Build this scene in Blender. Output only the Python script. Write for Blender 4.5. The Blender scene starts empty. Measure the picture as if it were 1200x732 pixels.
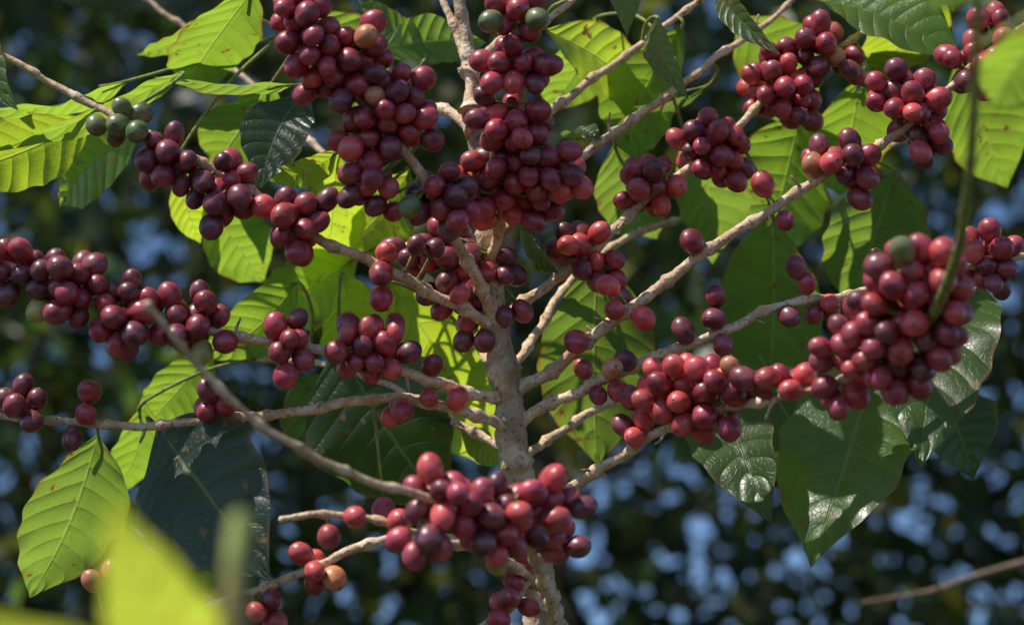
import bpy, math, random
import numpy as np
from mathutils import Vector, Matrix
random.seed(7); rng=np.random.default_rng(7)
scene=bpy.context.scene
scene.view_settings.view_transform='Standard'
try: scene.view_settings.look='None'
except Exception: pass
scene.view_settings.exposure=0

# ------------------------------------------------ camera
CAM=np.array([0,0,1.35]); PITCH=math.radians(18); LENS=70.0; D0=1.3
K=36.0/LENS/1200.0
FW=np.array([0,math.cos(PITCH),math.sin(PITCH)]); UP=np.array([0,-math.sin(PITCH),math.cos(PITCH)]); RT=np.array([1.0,0,0])
def W(px,py,dd=0.0):
    d=D0+dd
    return CAM+RT*((px-600)*K*d)+UP*((366-py)*K*d)+FW*d
cd=bpy.data.cameras.new("camera"); cam=bpy.data.objects.new("camera",cd); scene.collection.objects.link(cam)
cam.location=CAM; cam.rotation_euler=(math.radians(90)+PITCH,0,0)
cd.lens=LENS; cd.sensor_width=36; cd.clip_start=0.02; cd.clip_end=2000
cd.dof.use_dof=True; cd.dof.focus_distance=D0-0.02; cd.dof.aperture_fstop=5.0; cd.dof.aperture_blades=0
scene.camera=cam

# ------------------------------------------------ light
SUN_EL=math.radians(56); SUN_AZ=math.radians(-124)   # azimuth measured from +Y (away from camera) toward +X
sd=np.array([math.sin(SUN_AZ)*math.cos(SUN_EL),math.cos(SUN_AZ)*math.cos(SUN_EL),math.sin(SUN_EL)])
sl=bpy.data.lights.new("sun",'SUN'); sl.energy=5; sl.angle=math.radians(0.5); sl.color=(1,0.95,0.86)
so=bpy.data.objects.new("sun",sl); scene.collection.objects.link(so)
so.rotation_euler=Vector(sd).to_track_quat('Z','Y').to_euler(); so.location=(0,0,10)
w=bpy.data.worlds.new("World"); scene.world=w; w.use_nodes=True
nt=w.node_tree; bg=nt.nodes["Background"]; sky=nt.nodes.new("ShaderNodeTexSky"); sky.sky_type='NISHITA'
sky.sun_disc=False; sky.sun_elevation=SUN_EL; sky.sun_rotation=SUN_AZ; sky.altitude=2200; sky.dust_density=0.1; sky.ozone_density=5.5; sky.air_density=1.0
nt.links.new(sky.outputs[0],bg.inputs[0]); bg.inputs[1].default_value=0.15

# ------------------------------------------------ helpers
def empty(name):
    o=bpy.data.objects.new(name,None); scene.collection.objects.link(o); return o
def mkmesh(name,verts,faces,mat,parent=None,smooth=True,col=None,uv=None):
    me=bpy.data.meshes.new(name)
    verts=np.asarray(verts,dtype=np.float32)
    if isinstance(faces,np.ndarray):
        nf,ns=faces.shape
        me.vertices.add(len(verts)); me.vertices.foreach_set("co",verts.ravel())
        me.loops.add(nf*ns); me.loops.foreach_set("vertex_index",faces.astype(np.int32).ravel())
        me.polygons.add(nf); me.polygons.foreach_set("loop_start",np.arange(0,nf*ns,ns,dtype=np.int32))
        me.update(calc_edges=True)
    else:
        me.from_pydata(verts.tolist(),[],faces)
    me.validate()
    if smooth: me.polygons.foreach_set("use_smooth",np.ones(len(me.polygons),dtype=bool))
    if col is not None:
        a=me.color_attributes.new("Col",'FLOAT_COLOR','POINT'); c=np.ones((len(verts),4),dtype=np.float32); c[:,:3]=col; a.data.foreach_set("color",c.ravel())
    if uv is not None:
        l=me.uv_layers.new(name="UVMap"); vi=np.empty(len(me.loops),dtype=np.int32); me.loops.foreach_get("vertex_index",vi)
        l.data.foreach_set("uv",np.asarray(uv,dtype=np.float32)[vi].ravel())
    me.materials.append(mat)
    o=bpy.data.objects.new(name,me); scene.collection.objects.link(o)
    if parent: o.parent=parent
    return o
class NT:
    def __init__(s,name):
        s.m=bpy.data.materials.new(name); s.m.use_nodes=True; s.t=s.m.node_tree
        s.t.nodes.clear(); s.out=s.n("ShaderNodeOutputMaterial")
    def n(s,typ,**kw):
        nd=s.t.nodes.new(typ)
        for k,v in kw.items(): setattr(nd,k,v)
        return nd
    def l(s,a,b): s.t.links.new(a,b)
    def set(s,inp,v):
        if isinstance(v,bpy.types.NodeSocket): s.l(v,inp)
        else: inp.default_value=v
    def math(s,op,a,b=None,c=None):
        nd=s.n("ShaderNodeMath",operation=op)
        s.set(nd.inputs[0],a)
        if b is not None: s.set(nd.inputs[1],b)
        if c is not None: s.set(nd.inputs[2],c)
        return nd.outputs[0]
    def mix(s,f,a,b,mode='MIX'):
        nd=s.n("ShaderNodeMix",data_type='RGBA',blend_type=mode)
        s.set(nd.inputs[0],f); s.set(nd.inputs[6],a); s.set(nd.inputs[7],b); return nd.outputs[2]
    def noise(s,scale,detail=3,vec=None,rough=0.5):
        nd=s.n("ShaderNodeTexNoise"); nd.inputs['Scale'].default_value=scale; nd.inputs['Detail'].default_value=detail; nd.inputs['Roughness'].default_value=rough
        if vec is not None: s.l(vec,nd.inputs['Vector'])
        return nd.outputs[0]
    def ss(s,v,a,b,lo=0.0,hi=1.0):
        nd=s.n("ShaderNodeMapRange",interpolation_type='SMOOTHSTEP'); s.set(nd.inputs[0],v)
        nd.inputs[1].default_value=a; nd.inputs[2].default_value=b; nd.inputs[3].default_value=lo; nd.inputs[4].default_value=hi
        return nd.outputs[0]
    def bump(s,h,strength,dist):
        nd=s.n("ShaderNodeBump"); nd.inputs['Strength'].default_value=strength; nd.inputs['Distance'].default_value=dist; s.l(h,nd.inputs['Height']); return nd.outputs[0]
    def obj(s): return s.n("ShaderNodeTexCoord").outputs['Object']
    def attr(s):
        nd=s.n("ShaderNodeAttribute"); nd.attribute_name="Col"; return nd.outputs['Color']

# ---- cherry
def mat_cherry():
    m=NT("coffee_cherry_skin"); p=m.n("ShaderNodeBsdfPrincipled"); o=m.obj(); c=m.attr()
    n1=m.noise(110,2,o); n2=m.noise(900,1,o)
    c2=m.mix(m.ss(n1,0.35,0.7),c,m.mix(1.0,c,(0.60,0.55,0.70,1),'MULTIPLY'))
    c2=m.mix(m.ss(n1,0.62,0.38,0,0.16),c2,(0.58,0.27,0.30,1))
    c3=m.mix(m.ss(n2,0.64,0.72,0,0.35),c2,(0.45,0.22,0.15,1))
    m.l(c3,p.inputs['Base Color'])
    m.l(m.ss(n1,0.3,0.7,0.34,0.50),p.inputs['Roughness'])
    p.inputs['Specular IOR Level'].default_value=0.65
    p.inputs['Coat Weight'].default_value=0.2; p.inputs['Coat Roughness'].default_value=0.24
    m.l(p.outputs[0],m.out.inputs[0]); return m.m
# ---- bark
def mat_bark(name,a,b,c,sc=1.0):
    m=NT(name); p=m.n("ShaderNodeBsdfPrincipled"); o=m.obj()
    n1=m.noise(70*sc,4,o,0.65); n2=m.noise(260*sc,2,o); n3=m.noise(22*sc,2,o)
    col=m.mix(m.ss(n1,0.38,0.62),a,b); col=m.mix(m.ss(n3,0.5,0.66,0,0.7),col,c)
    col=m.mix(m.ss(n2,0.56,0.70,0,0.6),col,(0.04,0.024,0.015,1))
    m.l(col,p.inputs['Base Color']); p.inputs['Roughness'].default_value=0.7
    h=m.math('ADD',n1,m.math('MULTIPLY',n2,0.5)); m.l(m.bump(h,0.9,0.0025/sc),p.inputs['Normal'])
    m.l(p.outputs[0],m.out.inputs[0]); return m.m
# ---- leaf
def mat_leaf():
    m=NT("coffee_leaf"); uvn=m.n("ShaderNodeUVMap"); sep=m.n("ShaderNodeSeparateXYZ"); m.l(uvn.outputs[0],sep.inputs[0])
    o=m.obj(); c=m.attr()
    u=m.math('SUBTRACT',m.math('MULTIPLY',sep.outputs[0],2.0),1.0); au=m.math('ABSOLUTE',u)
    nz=m.noise(14,2,o)
    v=sep.outputs[1]
    t=m.math('SUBTRACT',v,m.math('MULTIPLY',m.math('POWER',au,1.4),0.13))
    t=m.math('ADD',t,m.math('MULTIPLY',m.math('SUBTRACT',nz,0.5),0.08))
    t=m.math('ADD',t,m.math('MULTIPLY',m.math('SIGN',u),0.016))
    s=m.math('ABSOLUTE',m.math('SUBTRACT',m.math('FRACT',m.math('MULTIPLY',t,9.0)),0.5))
    vein=m.ss(s,0.0,0.035,1,0); vein=m.math('MULTIPLY',vein,m.ss(au,0.5,0.95,1,0.0))
    mid=m.ss(au,0.012,0.045,1,0)
    vv=m.math('MAXIMUM',m.math('MULTIPLY',vein,0.5),mid)
    fine=m.n("ShaderNodeTexVoronoi",feature='DISTANCE_TO_EDGE'); fine.inputs['Scale'].default_value=260; m.l(o,fine.inputs['Vector'])
    fv=m.ss(fine.outputs[0],0.0,0.08,1,0)
    n1=m.noise(30,4,o); n2=m.noise(120,2,o)
    base=m.mix(m.ss(n1,0.35,0.7,0,0.7),c,m.mix(1.0,c,(0.5,0.55,0.5,1),'MULTIPLY'))
    base=m.mix(m.math('MULTIPLY',vv,0.4),base,(0.20,0.27,0.09,1))
    brown=m.math('MULTIPLY',m.ss(n2,0.64,0.70),m.ss(n1,0.5,0.6))
    edge=m.math('MULTIPLY',m.ss(au,0.88,1.0),m.ss(n1,0.42,0.6))
    dmg=m.math('MAXIMUM',brown,m.math('MULTIPLY',edge,0.8))
    base=m.mix(dmg,base,(0.24,0.16,0.05,1))
    p=m.n("ShaderNodeBsdfPrincipled"); m.l(base,p.inputs['Base Color'])
    m.l(m.ss(n1,0.3,0.7,0.28,0.42),p.inputs['Roughness']); p.inputs['Specular IOR Level'].default_value=0.65
    bulge=m.math('MULTIPLY',m.math('MULTIPLY',s,m.math('SUBTRACT',1.0,s)),2.4)
    h=m.math('ADD',bulge,m.math('ADD',m.math('MULTIPLY',n1,1.0),m.math('ADD',m.math('MULTIPLY',fv,-0.05),m.math('MULTIPLY',vv,-0.4))))
    bm=m.bump(h,0.75,0.0022); m.l(bm,p.inputs['Normal'])
    tr=m.n("ShaderNodeBsdfTranslucent")
    tc=m.mix(1.0,m.mix(0.55,base,c),(6.2,5.0,2.0,1),'MULTIPLY')
    tc=m.mix(m.math('MULTIPLY',fv,0.15),tc,(0.1,0.2,0.02,1))
    tc=m.mix(m.math('MULTIPLY',vv,0.3),tc,(0.5,0.55,0.16,1)); tc=m.mix(dmg,tc,(0.25,0.12,0.02,1))
    m.l(tc,tr.inputs[0]); m.l(bm,tr.inputs['Normal'])
    mx=m.n("ShaderNodeMixShader"); mx.inputs[0].default_value=0.5; m.l(p.outputs[0],mx.inputs[1]); m.l(tr.outputs[0],mx.inputs[2])
    m.l(mx.outputs[0],m.out.inputs[0]); return m.m
def mat_forest():
    m=NT("forest_leaves"); c=m.attr(); p=m.n("ShaderNodeBsdfPrincipled"); m.l(c,p.inputs['Base Color']); p.inputs['Roughness'].default_value=0.35
    tr=m.n("ShaderNodeBsdfTranslucent"); m.l(m.mix(1.0,c,(3.4,3.6,1.4,1),'MULTIPLY'),tr.inputs[0])
    mx=m.n("ShaderNodeMixShader"); mx.inputs[0].default_value=0.4; m.l(p.outputs[0],mx.inputs[1]); m.l(tr.outputs[0],mx.inputs[2]); m.l(mx.outputs[0],m.out.inputs[0]); return m.m
def mat_ground():
    m=NT("forest_floor"); p=m.n("ShaderNodeBsdfPrincipled"); o=m.obj()
    n1=m.noise(3,6,o,0.7); n2=m.noise(25,4,o)
    col=m.mix(m.ss(n1,0.4,0.6),(0.045,0.03,0.018,1),(0.03,0.05,0.015,1)); col=m.mix(m.ss(n2,0.5,0.7,0,0.7),col,(0.11,0.07,0.035,1))
    m.l(col,p.inputs['Base Color']); p.inputs['Roughness'].default_value=0.9; m.l(m.bump(n2,0.8,0.03),p.inputs['Normal']); m.l(p.outputs[0],m.out.inputs[0]); return m.m
M_CH=mat_cherry(); M_LEAF=mat_leaf(); M_FOR=mat_forest(); M_GR=mat_ground()
M_STEM=mat_bark("stem_bark",(0.44,0.29,0.16,1),(0.72,0.56,0.38,1),(0.24,0.17,0.08,1))
M_BR=mat_bark("branch_bark",(0.56,0.35,0.20,1),(0.80,0.60,0.40,1),(0.46,0.31,0.16,1),1.4)
M_GREEN=mat_bark("green_twig",(0.20,0.24,0.05,1),(0.30,0.34,0.08,1),(0.26,0.18,0.06,1),1.4)
M_TRUNK=mat_bark("tree_bark",(0.04,0.03,0.02,1),(0.08,0.06,0.04,1),(0.03,0.04,0.02,1),0.08)
M_DRY=mat_bark("dry_bark",(0.16,0.11,0.07,1),(0.28,0.20,0.13,1),(0.12,0.09,0.05,1),1.0)

# ------------------------------------------------ tubes
def spline(pts,n_per=10):
    P=np.asarray(pts,float); P=np.vstack([2*P[0]-P[1],P,2*P[-1]-P[-2]]); out=[]
    for i in range(1,len(P)-2):
        p0,p1,p2,p3=P[i-1:i+3]
        for t in np.arange(n_per)/n_per:
            out.append(0.5*((2*p1)+(-p0+p2)*t+(2*p0-5*p1+4*p2-p3)*t*t+(-p0+3*p1-3*p2+p3)*t**3))
    out.append(P[-2]); return np.array(out)
class Geo:
    def __init__(s): s.v=[];s.f=[];s.n=0;s.c=[];s.u=[]
    def add(s,v,f,c=None,u=None):
        s.v.append(v); s.f.append(np.asarray(f)+s.n); s.n+=len(v)
        if c is not None: s.c.append(c)
        if u is not None: s.u.append(u)
    def build(s,name,mat,parent):
        return mkmesh(name,np.vstack(s.v),np.vstack(s.f),mat,parent,True,np.vstack(s.c) if s.c else None,np.vstack(s.u) if s.u else None)
def tube(geo,path,radii,ns=12,rough=0.06,node=0.0,node_step=0.036,jit=0.0):
    path=np.array(path,float); n=len(path); radii=np.array(radii,float)
    T=np.gradient(path,axis=0); T/=np.linalg.norm(T,axis=1)[:,None]+1e-12
    seg=np.r_[0,np.cumsum(np.linalg.norm(np.diff(path,axis=0),axis=1))]
    if jit>0:
        ph=rng.uniform(0,6.28,6)
        off=np.stack([np.sin(seg/.017+ph[0])+.7*np.sin(seg/.0065+ph[3]),np.sin(seg/.021+ph[1])+.6*np.sin(seg/.008+ph[4]),np.sin(seg/.015+ph[2])+.7*np.sin(seg/.0058+ph[5])],1)
        path=path+jit*off*np.minimum(1,seg/.02)[:,None]
        T=np.gradient(path,axis=0); T/=np.linalg.norm(T,axis=1)[:,None]+1e-12
    ref=np.array([0,1,0.2]) if abs(T[0][1])<0.8 else np.array([1,0,0.1])
    a=np.cross(T[0],ref); a/=np.linalg.norm(a); vs=[]
    ang=np.arange(ns)/ns*2*math.pi
    for i in range(n):
        a=a-T[i]*a.dot(T[i]); a/=np.linalg.norm(a); b=np.cross(T[i],a)
        r=radii[i]
        if node>0:
            ph=(seg[i]%node_step)/node_step; dd=min(ph,1-ph)*node_step
            r=r*(1+node*math.exp(-(dd/0.0032)**2))
        rr=r*(1+rough*rng.normal(size=ns))
        vs.append(path[i]+np.outer(np.cos(ang)*rr,a)+np.outer(np.sin(ang)*rr,b))
    v=np.vstack(vs); f=[]
    for i in range(n-1):
        for j in range(ns):
            k=(j+1)%ns; f.append((i*ns+j,i*ns+k,(i+1)*ns+k,(i+1)*ns+j))
    c0=len(v); v=np.vstack([v,path[0],path[-1]+T[-1]*radii[-1]*0.6])
    for j in range(0,ns):
        k=(j+1)%ns
        f.append((c0,k,j)); f.append((c0+1,(n-1)*ns+j,(n-1)*ns+k))
    return v,f
def tube_obj(parts,name,mat,parent):
    V=[];F=[];n=0
    for v,f in parts:
        V.append(v); F+= [tuple(x+n for x in q) for q in f]; n+=len(v)
    return mkmesh(name,np.vstack(V),F,mat,parent)
def resample(path,step):
    seg=np.r_[0,np.cumsum(np.linalg.norm(np.diff(path,axis=0),axis=1))]; n=max(4,int(seg[-1]/step)); s=np.linspace(0,seg[-1],n)
    return np.stack([np.interp(s,seg,path[:,i]) for i in range(3)],1)
plant=empty("coffee_plant")

# ------------------------------------------------ stem
stem_px=[(650,800,0.0),(637,732,0),(622,620,0),(603,530,0),(594,460,0),(582,390,0),(574,300,0.0),(563,200,0.0),(552,100,0.01),(541,10,0.02),(530,-90,0.03),(525,-200,0.04)]
sp=[W(*p) for p in stem_px]; b0=sp[0]
sp=[np.array([b0[0]+0.05,b0[1]+0.16,-0.02]),np.array([b0[0]+0.035,b0[1]+0.15,0.6]),np.array([b0[0]+0.02,b0[1]+0.09,b0[2]-.35])]+sp
stem_path=resample(spline(sp,10),0.003)
zt=stem_path[:,2]; z0=W(637,732)[2]
rad=np.interp(zt,[0,z0-.1,z0,z0+.12,z0+.21,z0+.31,z0+.41,z0+.6],[0.018,0.0125,0.0112,0.0100,0.0080,0.0050,0.0036,0.003])
rad*=1+0.07*np.sin(np.arange(len(rad))*0.45)*(rng.random(len(rad))*0.5+0.5)
tube_obj([tube(None,stem_path,rad,20,0.05,0.25,0.030,0.0007)],"stem",M_STEM,plant)

# ------------------------------------------------ branches
BR={
'L1':[(582,388,0),(545,362,-.02),(470,325,-.04),(385,285,-.05),(330,250,-.055),(260,205,-.06),(190,165,-.06),(120,130,-.05),(60,96,-.04),(30,78,-.04),(-40,50,-.03)],
'L2':[(594,468,0),(540,458,-.02),(480,437,-.04),(400,415,-.06),(330,402,-.07),(240,386,-.08),(180,376,-.08),(130,360,-.09),(60,333,-.09),(0,310,-.09),(-70,290,-.08)],
'L3':[(600,505,0),(560,488,-.02),(490,468,-.03),(420,470,-.04),(330,484,-.05),(250,492,-.05),(150,498,-.05),(50,493,-.05),(0,486,-.05),(-80,470,-.04)],
'T1':[(578,372,0),(545,300,-.05),(505,225,-.08),(462,165,-.09),(420,110,-.09),(380,50,-.10),(345,-5,-.10),(310,-70,-.1)],
'T2':[(572,310,0),(590,250,-.03),(605,190,-.05),(612,130,-.06),(608,70,-.07),(606,10,-.07),(608,-60,-.06)],
'T3':[(552,130,0.0),(548,80,0.01),(535,40,.02),(518,-10,.03),(505,-60,.03)],
'R1':[(582,380,0),(620,350,.02),(680,305,.02),(745,245,.03),(810,195,.05),(870,145,.06),(920,95,.08),(985,55,.08),(1050,15,.08),(1110,-15,.08)],
'R2':[(594,462,0),(650,430,-.0),(715,380,-.02),(795,318,-.03),(870,267,-.03),(950,215,-.03),(1040,165,-.02),(1100,115,-.02),(1160,60,-.01),(1230,10,0)],
'R3':[(600,500,0),(650,470,-.01),(720,440,-.02),(790,410,-.03),(850,385,-.03),(920,358,-.02),(990,345,-.01),(1060,328,0),(1130,312,.01),(1200,300,.02),(1270,285,.03)],
'R4':[(615,600,0),(665,575,-.02),(710,545,-.04),(760,512,-.06),(830,482,-.09),(910,466,-.12),(975,450,-.15),(1040,420,-.18),(1080,375,-.20),(1100,340,-.21)],
'U1':[(563,205,0),(610,160,.03),(665,115,.05),(720,75,.07),(780,30,.09),(840,-10,.1)],
'U2':[(572,290,0),(640,215,.04),(700,170,.06),(770,120,.08),(840,68,.1),(900,25,.12),(950,-20,.13)],
'U3':[(556,150,0),(520,130,.02),(480,120,.05),(420,80,.08),(330,40,.1)],
'U4':[(549,90,0.01),(580,55,.02),(640,25,.03),(680,-10,.05)],
'F1':[(655,790,0),(650,735,-.04),(630,660,-.12),(590,610,-.19),(490,580,-.22),(400,550,-.25),(320,508,-.28),(262,460,-.30),(212,405,-.32),(172,352,-.34)],
'F2':[(645,700,0),(600,660,-.06),(540,640,-.10),(470,618,-.13),(400,604,-.14),(330,606,-.15)],
'F3':[(648,720,0),(560,640,-.06),(460,632,-.09),(370,662,-.10),(300,692,-.10),(200,725,-.1),(120,740,-.1)],
'F4':[(646,700,0),(625,680,-.03),(600,712,-.05),(560,735,-.06)],
'BK':[(594,450,0.02),(500,330,.12),(380,180,.2),(250,60,.26),(120,-40,.3)],
'BK2':[(594,440,0.02),(700,300,.12),(850,240,.2),(1000,190,.25),(1150,120,.3)],
'BK3':[(605,540,0.02),(720,470,.1),(860,440,.14),(1000,420,.16),(1150,335,.18)],
'BK4':[(600,530,0.02),(500,475,.05),(400,430,.08),(300,420,.12)],
}
BW={}; BPX={}
parts=[]
for k,pts in BR.items():
    path=spline([W(*p) for p in pts],10); BPX[k]=spline(pts,12); path=resample(path,0.0022); BW[k]=path
    n=len(path); r0={'F1':.0036,'T1':.0040,'R2':.0042,'T2':.0035,'F2':.003,'F4':.0026}.get(k,.0037)
    if k.startswith('BK'): r0=.003
    r1=0.0019 if k!='F1' else 0.0014
    rr=np.linspace(r0,r1,n); rr[:8]*=np.linspace(1.7,1.0,8)
    parts.append(tube(None,path,rr,10,0.05,0.45,0.030+0.006*random.random(),0.0007))
tube_obj(parts,"branches",M_BR,plant)
GT=[(1150,-120,-.52),(1147,-30,-.50),(1144,60,-.47),(1140,150,-.43),(1133,230,-.38),(1124,290,-.32),(1105,345,-.24),(1090,375,-.21)]
gp=resample(spline([W(*p) for p in GT],10),0.003)
BW['G']=gp; BPX['G']=spline(GT,12)
tube_obj([tube(None,gp,np.linspace(.0016,.0030,len(gp)),10,.03,.3,.05)],"green_twig",M_GREEN,plant)
parts=[]
for a in range(70):
    k=random.choice(['L1','L2','L3','T1','R1','R2','R3','R4','F3','U2','R2']); P=BW[k]; i=random.randrange(20,len(P)-10)
    d=rng.normal(size=3); d/=np.linalg.norm(d); L=random.uniform(.005,.016)
    q=[P[i],P[i]+d*L*.5,P[i]+d*L+rng.normal(size=3)*.002]; parts.append(tube(None,spline(q,4),np.linspace(.0012,.0007,9),6,.05))
tube_obj(parts,"spur_twigs",M_STEM,plant)

# ------------------------------------------------ cherries
R=0.0072
RED=(0.38,0.018,0.034); DARK=(0.17,0.013,0.026); BRI=(0.66,0.065,0.055); ORG=(0.70,0.25,0.08); GRN=(0.12,0.19,0.035); YEL=(0.50,0.46,0.09)
CL=[
('L1',145,135,36,24,'g'),('L1',197,180,46,40,'d'),('L1',265,228,50,42,'d'),('L1',345,262,44,44,'r'),
('L2',10,310,42,36,'d'),('L2',10,345,20,18,'d'),('L2',78,342,50,48,'d'),('L2',146,367,48,50,'d'),('L2',222,376,42,40,'d'),
('L2',330,402,32,34,'r'),('L2',350,375,17,17,'r'),('L2',268,395,15,15,'r'),('L2',425,412,40,42,'r'),('L2',455,400,32,38,'r'),('L2',505,430,16,16,'r'),
('L3',18,472,40,30,'d'),('L3',252,472,30,28,'r'),('L3',106,460,15,15,'r'),('L3',103,488,15,15,'r'),('L3',86,514,15,15,'r'),('L3',470,482,26,20,'r'),('L3',502,468,18,18,'r'),('L3',532,470,14,14,'r'),
('T1',352,12,46,40,'r'),('T1',385,55,48,42,'r'),('T1',418,95,48,42,'r'),('T1',455,135,52,42,'r'),('T1',425,165,34,34,'r'),('T1',435,215,36,36,'r'),('T1',450,245,26,22,'r'),('T1',507,165,16,16,'r'),('T1',478,110,24,30,'r'),('T1',435,45,22,18,'b'),('T1',375,100,26,26,'r'),('T1',495,140,24,28,'r'),
('T1',510,235,46,44,'d'),
('T2',604,22,40,32,'r'),('T2',595,78,38,34,'r'),('T2',630,85,32,34,'r'),('T2',582,138,30,30,'r'),('T2',620,160,44,40,'r'),('T2',645,200,48,40,'r'),('T2',600,190,38,40,'r'),('T2',570,225,42,42,'r'),('T2',618,240,40,26,'r'),('T2',680,220,18,20,'r'),
('T2',525,290,42,36,'d'),('T2',480,300,28,28,'r'),('T2',550,330,30,36,'d'),('T2',590,320,26,34,'d'),('T2',555,380,26,30,'d'),('T2',600,370,18,22,'r'),('T2',525,345,28,24,'d'),
('L1',450,300,17,30,'r'),('L1',447,350,16,16,'r'),('L1',535,350,16,16,'b'),('L1',500,290,24,22,'d'),
('R1',668,285,34,30,'r'),('R1',695,318,28,26,'r'),('R1',725,338,20,22,'r'),('R1',695,285,17,24,'r'),
('R1',765,216,46,38,'r'),('R1',832,172,44,46,'r'),('R1',850,198,30,24,'r'),
('R1',905,100,54,42,'r'),('R1',935,125,28,30,'r'),('R1',950,50,38,34,'r'),('R1',985,80,26,28,'r'),('R1',975,65,16,16,'o'),
('R2',684,400,16,16,'r'),('R2',683,432,16,16,'r'),('R2',712,335,17,17,'b'),('R2',722,367,18,16,'b'),('R2',754,373,16,15,'b'),
('R2',893,216,17,17,'b'),('R2',919,259,17,16,'b'),('R2',810,283,17,18,'b'),
('R2',982,190,44,36,'r'),('R2',1007,232,16,16,'r'),('R2',955,195,16,16,'r'),('R2',1060,125,50,38,'r'),('R2',1080,165,32,34,'r'),('R2',1040,105,28,26,'r'),('R2',1140,78,46,40,'r'),('R2',1165,38,32,30,'r'),('R2',1115,70,20,20,'r'),
('R3',733,430,17,17,'r'),('R3',722,458,17,17,'r'),('R3',700,460,13,13,'r'),('R3',800,388,18,17,'r'),('R3',838,350,16,16,'r'),('R3',845,402,18,17,'r'),('R3',838,375,15,15,'r'),
('R3',937,320,17,28,'r'),('R3',966,358,24,32,'r'),('R3',920,365,14,12,'r'),('R3',1150,300,38,36,'r'),('R3',1165,325,28,22,'r'),('R3',1025,305,14,14,'r'),
('R4',744,490,24,40,'r'),('R4',785,462,42,40,'b'),('R4',815,478,38,34,'b'),('R4',850,445,44,36,'r'),('R4',905,440,44,30,'r'),('R4',935,455,26,26,'r'),('R4',850,495,26,22,'r'),('R4',805,430,34,22,'b'),
('R4',1075,320,56,46,'p'),('R4',1115,365,38,44,'p'),('R4',1040,370,56,52,'p'),('R4',1000,415,54,42,'p'),('R4',1050,430,52,44,'p'),('R4',985,450,34,32,'p'),('R4',1095,395,36,34,'p'),
('F1',525,590,52,42,'p'),('F1',585,582,60,40,'p'),('F1',650,592,46,40,'p'),('F1',500,636,42,30,'p'),('F1',575,622,54,34,'p'),('F1',655,628,42,28,'p'),
('F4',618,672,24,34,'r'),('F4',600,705,28,26,'r'),('F4',585,722,18,16,'r'),
('F2',411,604,17,17,'b'),('F2',386,628,17,17,'b'),('F2',462,612,17,17,'r'),('F3',372,662,28,30,'b'),('F3',392,676,18,18,'o'),
('F3',295,710,24,22,'b'),('F3',312,728,22,16,'b'),('F3',130,668,16,14,'b'),('F3',112,678,16,12,'o'),('F3',190,706,16,14,'b'),('F3',318,697,20,16,'r'),('L3',450,596,16,16,'d'),
]
EXTRA=[('L2',237,413,'y'),('T1',482,244,'g'),('R4',1050,294,'g'),('F1',583,650,'y'),('T2',575,30,'g'),('T2',628,28,'g'),('L2',48,360,'y'),('L1',145,150,'g'),('L1',120,150,'g'),('L1',168,158,'g'),('R3',718,430,'o'),('T1',432,48,'o')]
def depth_on(k,px,py):
    q=BPX[k]; i=np.argmin((q[:,0]-px)**2+(q[:,1]-py)**2); return q[i,2]
C=[];T=[];col=[];axis_pt=[];rads=[];pin=[]
def tone(t):
    r=random.random()
    if t=='d': c=DARK if r<.65 else RED
    elif t=='r': c=RED if r<.56 else (DARK if r<.76 else (BRI if r<.98 else ORG))
    elif t=='b': c=BRI if r<.7 else RED
    elif t=='p': c=tuple(np.array(RED)*1.2+np.array([0,.018,.022])) if r<.62 else (DARK if r<.80 else BRI)
    elif t=='o': c=ORG
    elif t=='g': c=tuple(np.array(GRN)*.7) if r<.35 else tuple(np.array(DARK)*.7)
    elif t=='y': c=YEL
    return np.array(c)*random.uniform(.65,1.3)
for k,px,py,rx,ry,t in CL:
    dd=depth_on(k,px,py); pr=R/(K*(D0+dd)); s=K*(D0+dd)
    P=BW[k]
    if rx<=pr*1.55 and ry<=pr*1.55:
        n=1
    else:
        rz=max(min(rx,ry)*.9,pr*1.1); n=max(2,int(0.52*rx*ry*rz/pr**3))
    for i in range(n):
        if n==1: q=np.zeros(3)
        else:
            q=rng.normal(size=3); q/=np.linalg.norm(q); q*=rng.random()**(1/3)
            q*=np.array([max(rx-pr,0.1),max(ry-pr,.1),max(min(rx,ry)*.9-pr,.1)])
        c=W(px,py,dd)+RT*q[0]*s+UP*q[1]*s+FW*(q[2]*s-(0.004 if n==1 else 0.003))
        C.append(c.copy());T.append(c.copy()); col.append(tone(t)); rads.append(R*random.uniform(.84,1.1)); pin.append(1.0 if n==1 else 0.12)
        a=P[np.argmin(((P-c)**2).sum(1))]; axis_pt.append(a)
for k,px,py,t in EXTRA:
    dd=depth_on(k,px,py); c=W(px,py,dd)-FW*0.018 if t!='y' or k!='L2' else W(px,py,dd)-FW*.006
    col.append(np.array({'g':GRN,'y':YEL,'o':ORG}[t])); C.append(c);T.append(c.copy());rads.append(R*1.0);pin.append(1.0); P=BW[k]; axis_pt.append(P[np.argmin(((P-c)**2).sum(1))])
C=np.array(C);T=np.array(T);col=np.array(col);rads=np.array(rads);pin=np.array(pin);axis_pt=np.array(axis_pt)
N=len(C); print("cherries",N)
allb=np.vstack([p[::3] for k,p in BW.items() if not k.startswith('BK')]+[stem_path[::3]])
allr=np.r_[np.full(len(allb)-len(stem_path[::3]),.0032),rad[::3]]
mask=allb[:,2]>1.2; allb=allb[mask]; allr=allr[mask]
ii=np.arange(N)
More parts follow.
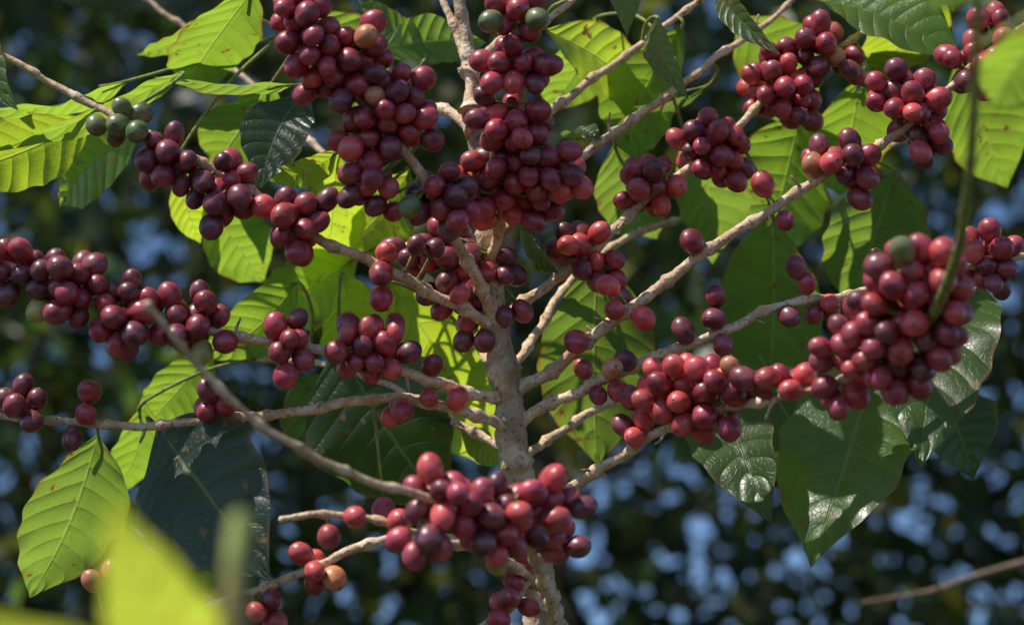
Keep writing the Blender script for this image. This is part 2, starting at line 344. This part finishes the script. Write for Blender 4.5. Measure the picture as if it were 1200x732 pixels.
for it in range(60):
    D=C[:,None,:]-C[None,:,:]; d=np.sqrt((D**2).sum(2))+1e-9; m=(rads[:,None]+rads[None,:])*1.0
    ov=np.clip(m-d,0,None); np.fill_diagonal(ov,0)
    push=(D/d[:,:,None]*ov[:,:,None]*0.38).sum(1)*(1-0.7*(pin>0.5))[:,None]
    C=C+push
    if it<42: C+=(T-C)*(0.045*(1+4*(pin>0.5)))[:,None]
    if it%3==0:
        D2=C[:,None,:]-allb[None,:,:]; d2=np.sqrt((D2**2).sum(2))+1e-9; j=d2.argmin(1); dm=d2[ii,j]
        need=np.clip(rads+allr[j]-dm,0,None); C+=D2[ii,j]/dm[:,None]*need[:,None]*0.7
nu=20
prof=[(0.0,0.955),(0.05,0.955),(0.085,0.975),(0.11,1.005),(0.15,1.0),(0.185,0.975)]
for a in np.linspace(15,168,14):
    a=math.radians(a); prof.append((math.sin(a)*(1.0),math.cos(a)*(1.0 if a<1.57 else 1.04)))
prof.append((0.0,-1.0))
prof=np.array(prof); npf=len(prof)
ang=np.arange(nu)/nu*2*math.pi
pv=np.stack([np.outer(prof[:,0],np.cos(ang)),np.outer(prof[:,0],np.sin(ang)),np.repeat(prof[:,1][:,None],nu,1)],2).reshape(-1,3)
pf=[]
for i in range(npf-1):
    for j in range(nu):
        pf.append((i*nu+j,(i+1)*nu+j,(i+1)*nu+(j+1)%nu,i*nu+(j+1)%nu))
pf=np.array(pf); ringi=np.repeat(np.arange(npf),nu)
geo=Geo(); ped=[]
for i in range(N):
    ax=C[i]-axis_pt[i]; ln=np.linalg.norm(ax)
    ax=ax/(ln+1e-9)+rng.normal(size=3)*.25-np.array([0,0,.1]); ax/=np.linalg.norm(ax)
    t=np.cross(ax,[0.3,0.5,0.8]); t/=np.linalg.norm(t); b=np.cross(ax,t)
    sq=random.uniform(.92,1.04)
    v=(pv*np.array([sq,1/sq*random.uniform(.92,1.0),random.uniform(1.05,1.24)]))
    v[:,0]*=1+0.06*v[:,1]*random.uniform(-1,1); v[:,1]*=1+0.07*v[:,2]*random.uniform(-1,1)
    v=C[i]+rads[i]*(v[:,0:1]*t+v[:,1:2]*b+v[:,2:3]*ax)
    c=np.repeat(col[i][None],len(v),0)
    z=pv[:,2]; f=np.clip((-z+0.2)*.5,0,1)[:,None]*random.uniform(0,.8)
    c2=c*(1-f)+(col[i]*1.6+np.array([0.04,0.035,0.0]))*f
    tipm=(ringi<=2)[:,None]; rim=((ringi==3)|(ringi==4))[:,None]
    c2=np.where(tipm,np.array([0.035,0.018,0.01]),c2); c2=np.where(rim,c*0.5+np.array([.05,.025,.015]),c2)
    geo.add(v,pf,c2)
    s=C[i]-ax*rads[i]*.9
    ped.append(tube(None,np.array([s,s*.5+axis_pt[i]*.5,axis_pt[i]]),[.0011,.0010,.0012],6,.05))
geo.build("cherries",M_CH,plant)
tube_obj(ped,"cherry_stalks",M_GREEN,plant)

# ------------------------------------------------ leaves
LW_v=[0,.04,.12,.25,.40,.55,.70,.82,.90,.96,1]; LW_w=[.02,.16,.50,.84,1,.98,.80,.50,.25,.09,.0]
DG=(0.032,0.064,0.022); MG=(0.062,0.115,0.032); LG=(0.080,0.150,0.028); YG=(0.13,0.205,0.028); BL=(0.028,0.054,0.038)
def leaf(geo,base,tip,width,roll=0,arch=.08,fold=.18,c=MG,wave=.04,nV=44,nU=12,curl=0.0):
    base=np.array(base);tip=np.array(tip); L=tip-base; ln=np.linalg.norm(L); Ld=L/ln
    mid=(base+tip)/2; view=CAM-mid; view/=np.linalg.norm(view)
    S=np.cross(Ld,view); S/=np.linalg.norm(S); Nn=np.cross(S,Ld)
    cr,sr=math.cos(roll),math.sin(roll); S,Nn=S*cr+Nn*sr,-S*sr+Nn*cr
    v=np.linspace(0,1,nV+1); u=np.linspace(-1,1,nU+1); w_=np.interp(v,LW_v,LW_w)
    w_=np.convolve(np.pad(w_,1,mode='edge'),[.25,.5,.25],'valid'); w_[-1]=0
    V,U=np.meshgrid(v,u,indexing='ij'); Wd=w_[:,None]*width*.5
    ph=rng.uniform(0,6.28,6)
    au=np.abs(U)
    wv=wave*width*(np.sin(V*24+ph[0]+U*.5)*.5+np.sin(V*13+ph[1]+(U>0)*1.7)*.9)*au**2*np.minimum(1,w_[:,None]*1.5)
    edge=1+0.03*np.sin(V*38+ph[2]+(U>0)*2)*au+0.03*np.sin(V*9+ph[4]+(U>0)*2)
    x=U*Wd*math.cos(fold)*edge
    z=au*Wd*math.sin(fold)+wv+arch*ln*np.sin(math.pi*V)-curl*width*(U**2)*w_[:,None]*.5
    z+=0.006*width*np.abs(np.sin((V-0.13*au**1.4)*9*math.pi))*np.minimum(1,w_[:,None])*(au>.05)*(1-au**4)
    z+=width*.12*U*np.sin(V*3+ph[5])*w_[:,None]
    bend=0.05*ln*np.sin(math.pi*V*1.0)*math.sin(ph[3])
    pts=base+V[...,None]*L+(x+bend)[...,None]*S+z[...,None]*Nn
    pts=pts.reshape(-1,3)
    n1=nU+1
    I,J=np.meshgrid(np.arange(nV),np.arange(nU),indexing='ij'); a=(I*n1+J).ravel()
    f=np.stack([a,a+1,a+1+n1,a+n1],1)
    uv=np.stack([(U.ravel()+1)/2,V.ravel()],1)
    cc=np.repeat((np.array(c)*random.uniform(.85,1.15))[None],len(pts),0)
    geo.add(pts,f,cc,uv)
LV=[
((1150,335,.10),(1078,548,-.02),132,-18,MG,.06,.15,.1),
((1025,425,.08),(950,665,-.03),172,-22,MG,.06,.10,.05),
((835,455,.08),(905,615,-.03),100,-15,MG,.08,.3,0),
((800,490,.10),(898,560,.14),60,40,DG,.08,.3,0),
((700,300,.09),(700,545,.15),140,10,MG,.05,.15,0),
((905,250,.10),(900,460,.18),128,-20,MG,.05,.2,0),
((1050,200,.14),(995,360,.18),140,20,MG,.06,.2,0),
((940,130,.12),(900,300,.22),120,-30,LG,.05,.15,0),
((1010,90,.12),(985,230,.22),105,15,LG,.05,.15,0),
((960,0,.10),(1130,70,.06),90,50,LG,.1,.2,0),
((1080,-40,.08),(1030,80,.18),105,20,YG,.1,.2,0),
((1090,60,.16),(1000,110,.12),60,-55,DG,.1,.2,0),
((800,30,.09),(735,195,.18),95,-20,LG,.06,.25,0),
((800,150,.10),(835,310,.20),85,20,MG,.06,.2,0),
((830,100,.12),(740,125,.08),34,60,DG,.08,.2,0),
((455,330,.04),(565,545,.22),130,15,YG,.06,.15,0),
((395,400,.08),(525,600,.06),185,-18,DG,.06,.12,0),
((345,440,.14),(420,560,.14),120,10,MG,.06,.12,0),
((185,500,-.02),(318,680,-.12),170,-25,BL,.08,.15,.1),
((115,510,.04),(35,700,.06),140,25,MG,.06,.15,0),
((170,470,.10),(120,590,.18),60,35,LG,.06,.15,0),
((110,140,.0),(-60,205,.06),95,10,YG,.07,.2,0),
((165,150,.03),(70,242,.10),80,-10,LG,.07,.2,0),
((215,85,0.0),(-20,180,-.06),50,50,LG,.07,.25,0),
((150,95,.08),(-30,130,.05),70,60,LG,.07,.25,0),
((300,-15,.04),(215,105,.12),95,20,LG,.07,.2,0),
((345,100,.02),(180,90,.0),44,60,MG,.06,.25,0),
((320,95,.08),(250,200,.18),90,15,LG,.06,.2,0),
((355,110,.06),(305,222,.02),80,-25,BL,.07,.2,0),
((405,175,.0),(315,212,.04),40,30,YG,.07,.2,0),
((395,175,.08),(370,345,.22),80,15,YG,.06,.2,0),
((205,190,.10),(235,285,.16),44,25,YG,.06,.2,0),
((240,230,.12),(310,330,.20),80,15,LG,.06,.2,0),
((350,330,.08),(240,420,.14),80,10,LG,.06,.2,0),
((250,410,.12),(170,500,.18),70,20,LG,.06,.2,0),
((350,20,.12),(450,130,.18),100,20,LG,.06,.2,0),
((440,60,.08),(570,50,.14),60,30,LG,.06,.2,0),
((640,35,.08),(750,115,.18),80,20,YG,.07,.2,0),
((770,20,.05),(808,118,-.03),36,-20,MG,.1,.3,0),
((845,-10,.05),(915,65,-.03),36,-20,MG,.12,.3,0),
((755,-40,.05),(735,45,-.03),48,-20,MG,.12,.3,0),
((-30,20,0),(22,130,-.06),64,-20,MG,.1,.2,0),
((400,320,.06),(440,430,.18),90,10,YG,.06,.2,0),
((610,260,.03),(655,320,.0),60,-60,DG,.1,.2,0),
((480,200,.10),(400,290,.18),90,10,YG,.06,.2,0),
((250,20,.1),(160,65,.12),60,50,LG,.1,.2,0),
((660,160,.1),(705,165,.05),34,60,DG,.1,.2,0),
((1185,-40,-.47),(1080,-2,-.42),70,-10,YG,.1,.2,0),
((1255,0,-.46),(1168,125,-.36),80,10,LG,.1,.2,0),
((1010,330,.16),(1120,430,.20),120,20,MG,.06,.2,0),
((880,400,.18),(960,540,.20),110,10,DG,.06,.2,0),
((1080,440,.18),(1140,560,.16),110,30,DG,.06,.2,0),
((420,300,.14),(300,370,.2),90,20,LG,.06,.2,0),
((860,20,.14),(960,120,.26),110,20,LG,.06,.2,0),
((1120,60,.16),(1180,220,.24),100,20,LG,.06,.2,0),
((720,170,.12),(770,280,.22),80,-10,MG,.06,.2,0),
((540,500,.05),(590,545,.07),36,20,YG,.06,.2,0),
((700,20,.14),(640,130,.22),80,20,LG,.06,.2,0),
((500,60,.1),(420,0,.12),60,20,MG,.06,.2,0),
((560,-100,.05),(700,-190,-.05),110,60,MG,.1,.2,0),
((-40,50,-.03),(-180,0,-.1),110,70,MG,.1,.2,0),
]
geo=Geo(); pet=[]
cat=np.vstack([BW[k] for k in BW]+[stem_path[stem_path[:,2]>1.4]])
for b,t,wpx,roll,c,arch,fold,curl in LV:
    B=W(*b);Tt=W(*t); width=wpx*K*(D0+(b[2]+t[2])/2)
    leaf(geo,B,Tt,width,math.radians(roll),arch,fold,c,curl=curl)
    j=np.argmin(((cat-B)**2).sum(1)); A=cat[j]; dist=np.linalg.norm(A-B)
    Ld=(Tt-B)/np.linalg.norm(Tt-B); mid=(A+B)/2-Ld*min(.01,dist*.3)
    pet.append(tube(None,spline([A,mid,B,B+Ld*.02],5),np.linspace(.0014,.0010,16),7,.03))
geo.build("leaves",M_LEAF,plant); tube_obj(pet,"leaf_stalks",M_GREEN,plant)

# ------------------------------------------------ foreground seedling
shoot=empty("coffee_seedling")
g2=Geo(); S0=W(265,830,-.76)
YF=(0.14,0.20,0.04)
leaf(g2,W(300,850,-.70),W(128,578,-.80),135*K*.55,math.radians(10),.04,.08,YF)
leaf(g2,W(252,790,-.74),W(-90,700,-.80),75*K*.54,math.radians(40),.05,.12,YF)
leaf(g2,W(290,830,-.74),W(440,920,-.72),100*K*.56,math.radians(30),.08,.2,LG)
g2.build("leaves",M_LEAF,shoot)
base=np.array([S0[0]-.05,S0[1]+.05,-.02])
tube_obj([tube(None,spline([base,base*.5+S0*.5+np.array([.02,0,0]),S0,W(285,838,-.73)],12),np.linspace(.006,.002,37),8,.04)],"stem",M_GREEN,shoot)

# ------------------------------------------------ forest
forest=empty("forest_trees")
def mass(nc,NL,lo,hi,sg,l0,l1,dk):
    cc=rng.uniform(lo,hi,(nc,3)); which=rng.integers(0,nc,NL); pos=cc[which]+rng.normal(size=(NL,3))*np.array(sg)
    keep=pos[:,2]>0.02; pos=pos[keep]; which=which[keep]; n=len(pos)
    ln=rng.uniform(l0,l1,n); wd=ln*rng.uniform(.38,.6,n)
    d=rng.normal(size=(n,3)); d[:,2]-=.5; d/=np.linalg.norm(d,axis=1)[:,None]
    nn=rng.normal(size=(n,3)); nn[:,2]+=.6; s=np.cross(d,nn); s/=np.linalg.norm(s,axis=1)[:,None]; nrm=np.cross(s,d)
    shp=[(0,0,0),(.45,.5,.06),(1,0,-.05),(.45,-.5,.06)]
    vv=np.stack([pos+d*(a*ln)[:,None]+s*(b_*wd)[:,None]+nrm*(c_*ln)[:,None] for a,b_,c_ in shp],1).reshape(-1,3)
    cb=np.array([0.038,0.056,0.020])*dk*rng.uniform(.5,1.8,(n,1))*rng.uniform(.5,1.6,nc)[which][:,None]
    cb[:,0]*=rng.uniform(.7,1.6,n)
    return vv,np.repeat(cb,4,0)
A1=mass(900,36000,(-5.5,4.6,0),(5.5,7.5,7.0),(.34,.34,.28),.08,.16,1.0)
A2=mass(900,38000,(-7,7.5,0),(7,10.5,9.0),(.46,.46,.38),.14,.28,.9)
A_SHADE=mass(160,5500,(-6,2.0,6.8),(6,9,8.8),(.40,.40,.22),.16,.34,1.0)  # unseen overhead canopy, added to keep sun off the forest below
vv=np.vstack([a[0] for a in (A1,A2,A_SHADE)]); cb=np.vstack([a[1] for a in (A1,A2,A_SHADE)])
mkmesh("foliage",vv,np.arange(len(vv)).reshape(-1,4),M_FOR,forest,False,cb)
parts=[]
for i in range(9):
    x=-6+i*1.5+random.uniform(-.4,.4); y=random.uniform(7,9.5); h=random.uniform(8,9)
    pts=[np.array([x+random.uniform(-.25,.25)*j,y+random.uniform(-.15,.15)*j,-.1+j*h/4]) for j in range(5)]
    P=spline(pts,8); parts.append(tube(None,P,np.linspace(.09,.03,len(P)),12,.05))
    for j in range(11):
        k=random.randrange(6,len(P)-2); a=random.uniform(0,6.28); L=random.uniform(.7,1.6)
        q=[P[k],P[k]+np.array([math.cos(a)*L*.5,math.sin(a)*L*.5,L*.25]),P[k]+np.array([math.cos(a)*L,math.sin(a)*L,L*.35])]
        parts.append(tube(None,spline(q,6),np.linspace(.03,.008,13),7,.05))
tube_obj(parts,"trunks",M_TRUNK,forest)
tw=empty("bare_sapling"); a=[W(1010,706,.75),W(1090,692,.78),W(1150,672,.8),W(1215,655,.82),W(1300,640,.85)]
e=a[-1]; a2=[np.array([e[0]+.1,e[1]+.05,-.02]),np.array([e[0]+.08,e[1]+.03,.8]),e]
tube_obj([tube(None,spline(a,8),np.linspace(.002,.0045,33),8,.05),tube(None,spline(a2,8),np.linspace(.012,.0045,17),8,.05)],"stem",M_DRY,tw)
# ------------------------------------------------ ground
n=60; xs=np.r_[np.linspace(-600,-15,6)[:-1],np.linspace(-15,15,n),np.linspace(15,600,6)[1:]]
X,Y=np.meshgrid(xs,xs,indexing='ij'); Z=.05*np.sin(X*1.3)*np.cos(Y*.9)*(np.hypot(X,Y)<15); m_=len(xs)
I,J=np.meshgrid(np.arange(m_-1),np.arange(m_-1),indexing='ij'); a=(I*m_+J).ravel()
mkmesh("ground",np.stack([X.ravel(),Y.ravel(),Z.ravel()-.03],1),np.stack([a,a+m_,a+m_+1,a+1],1),M_GR)
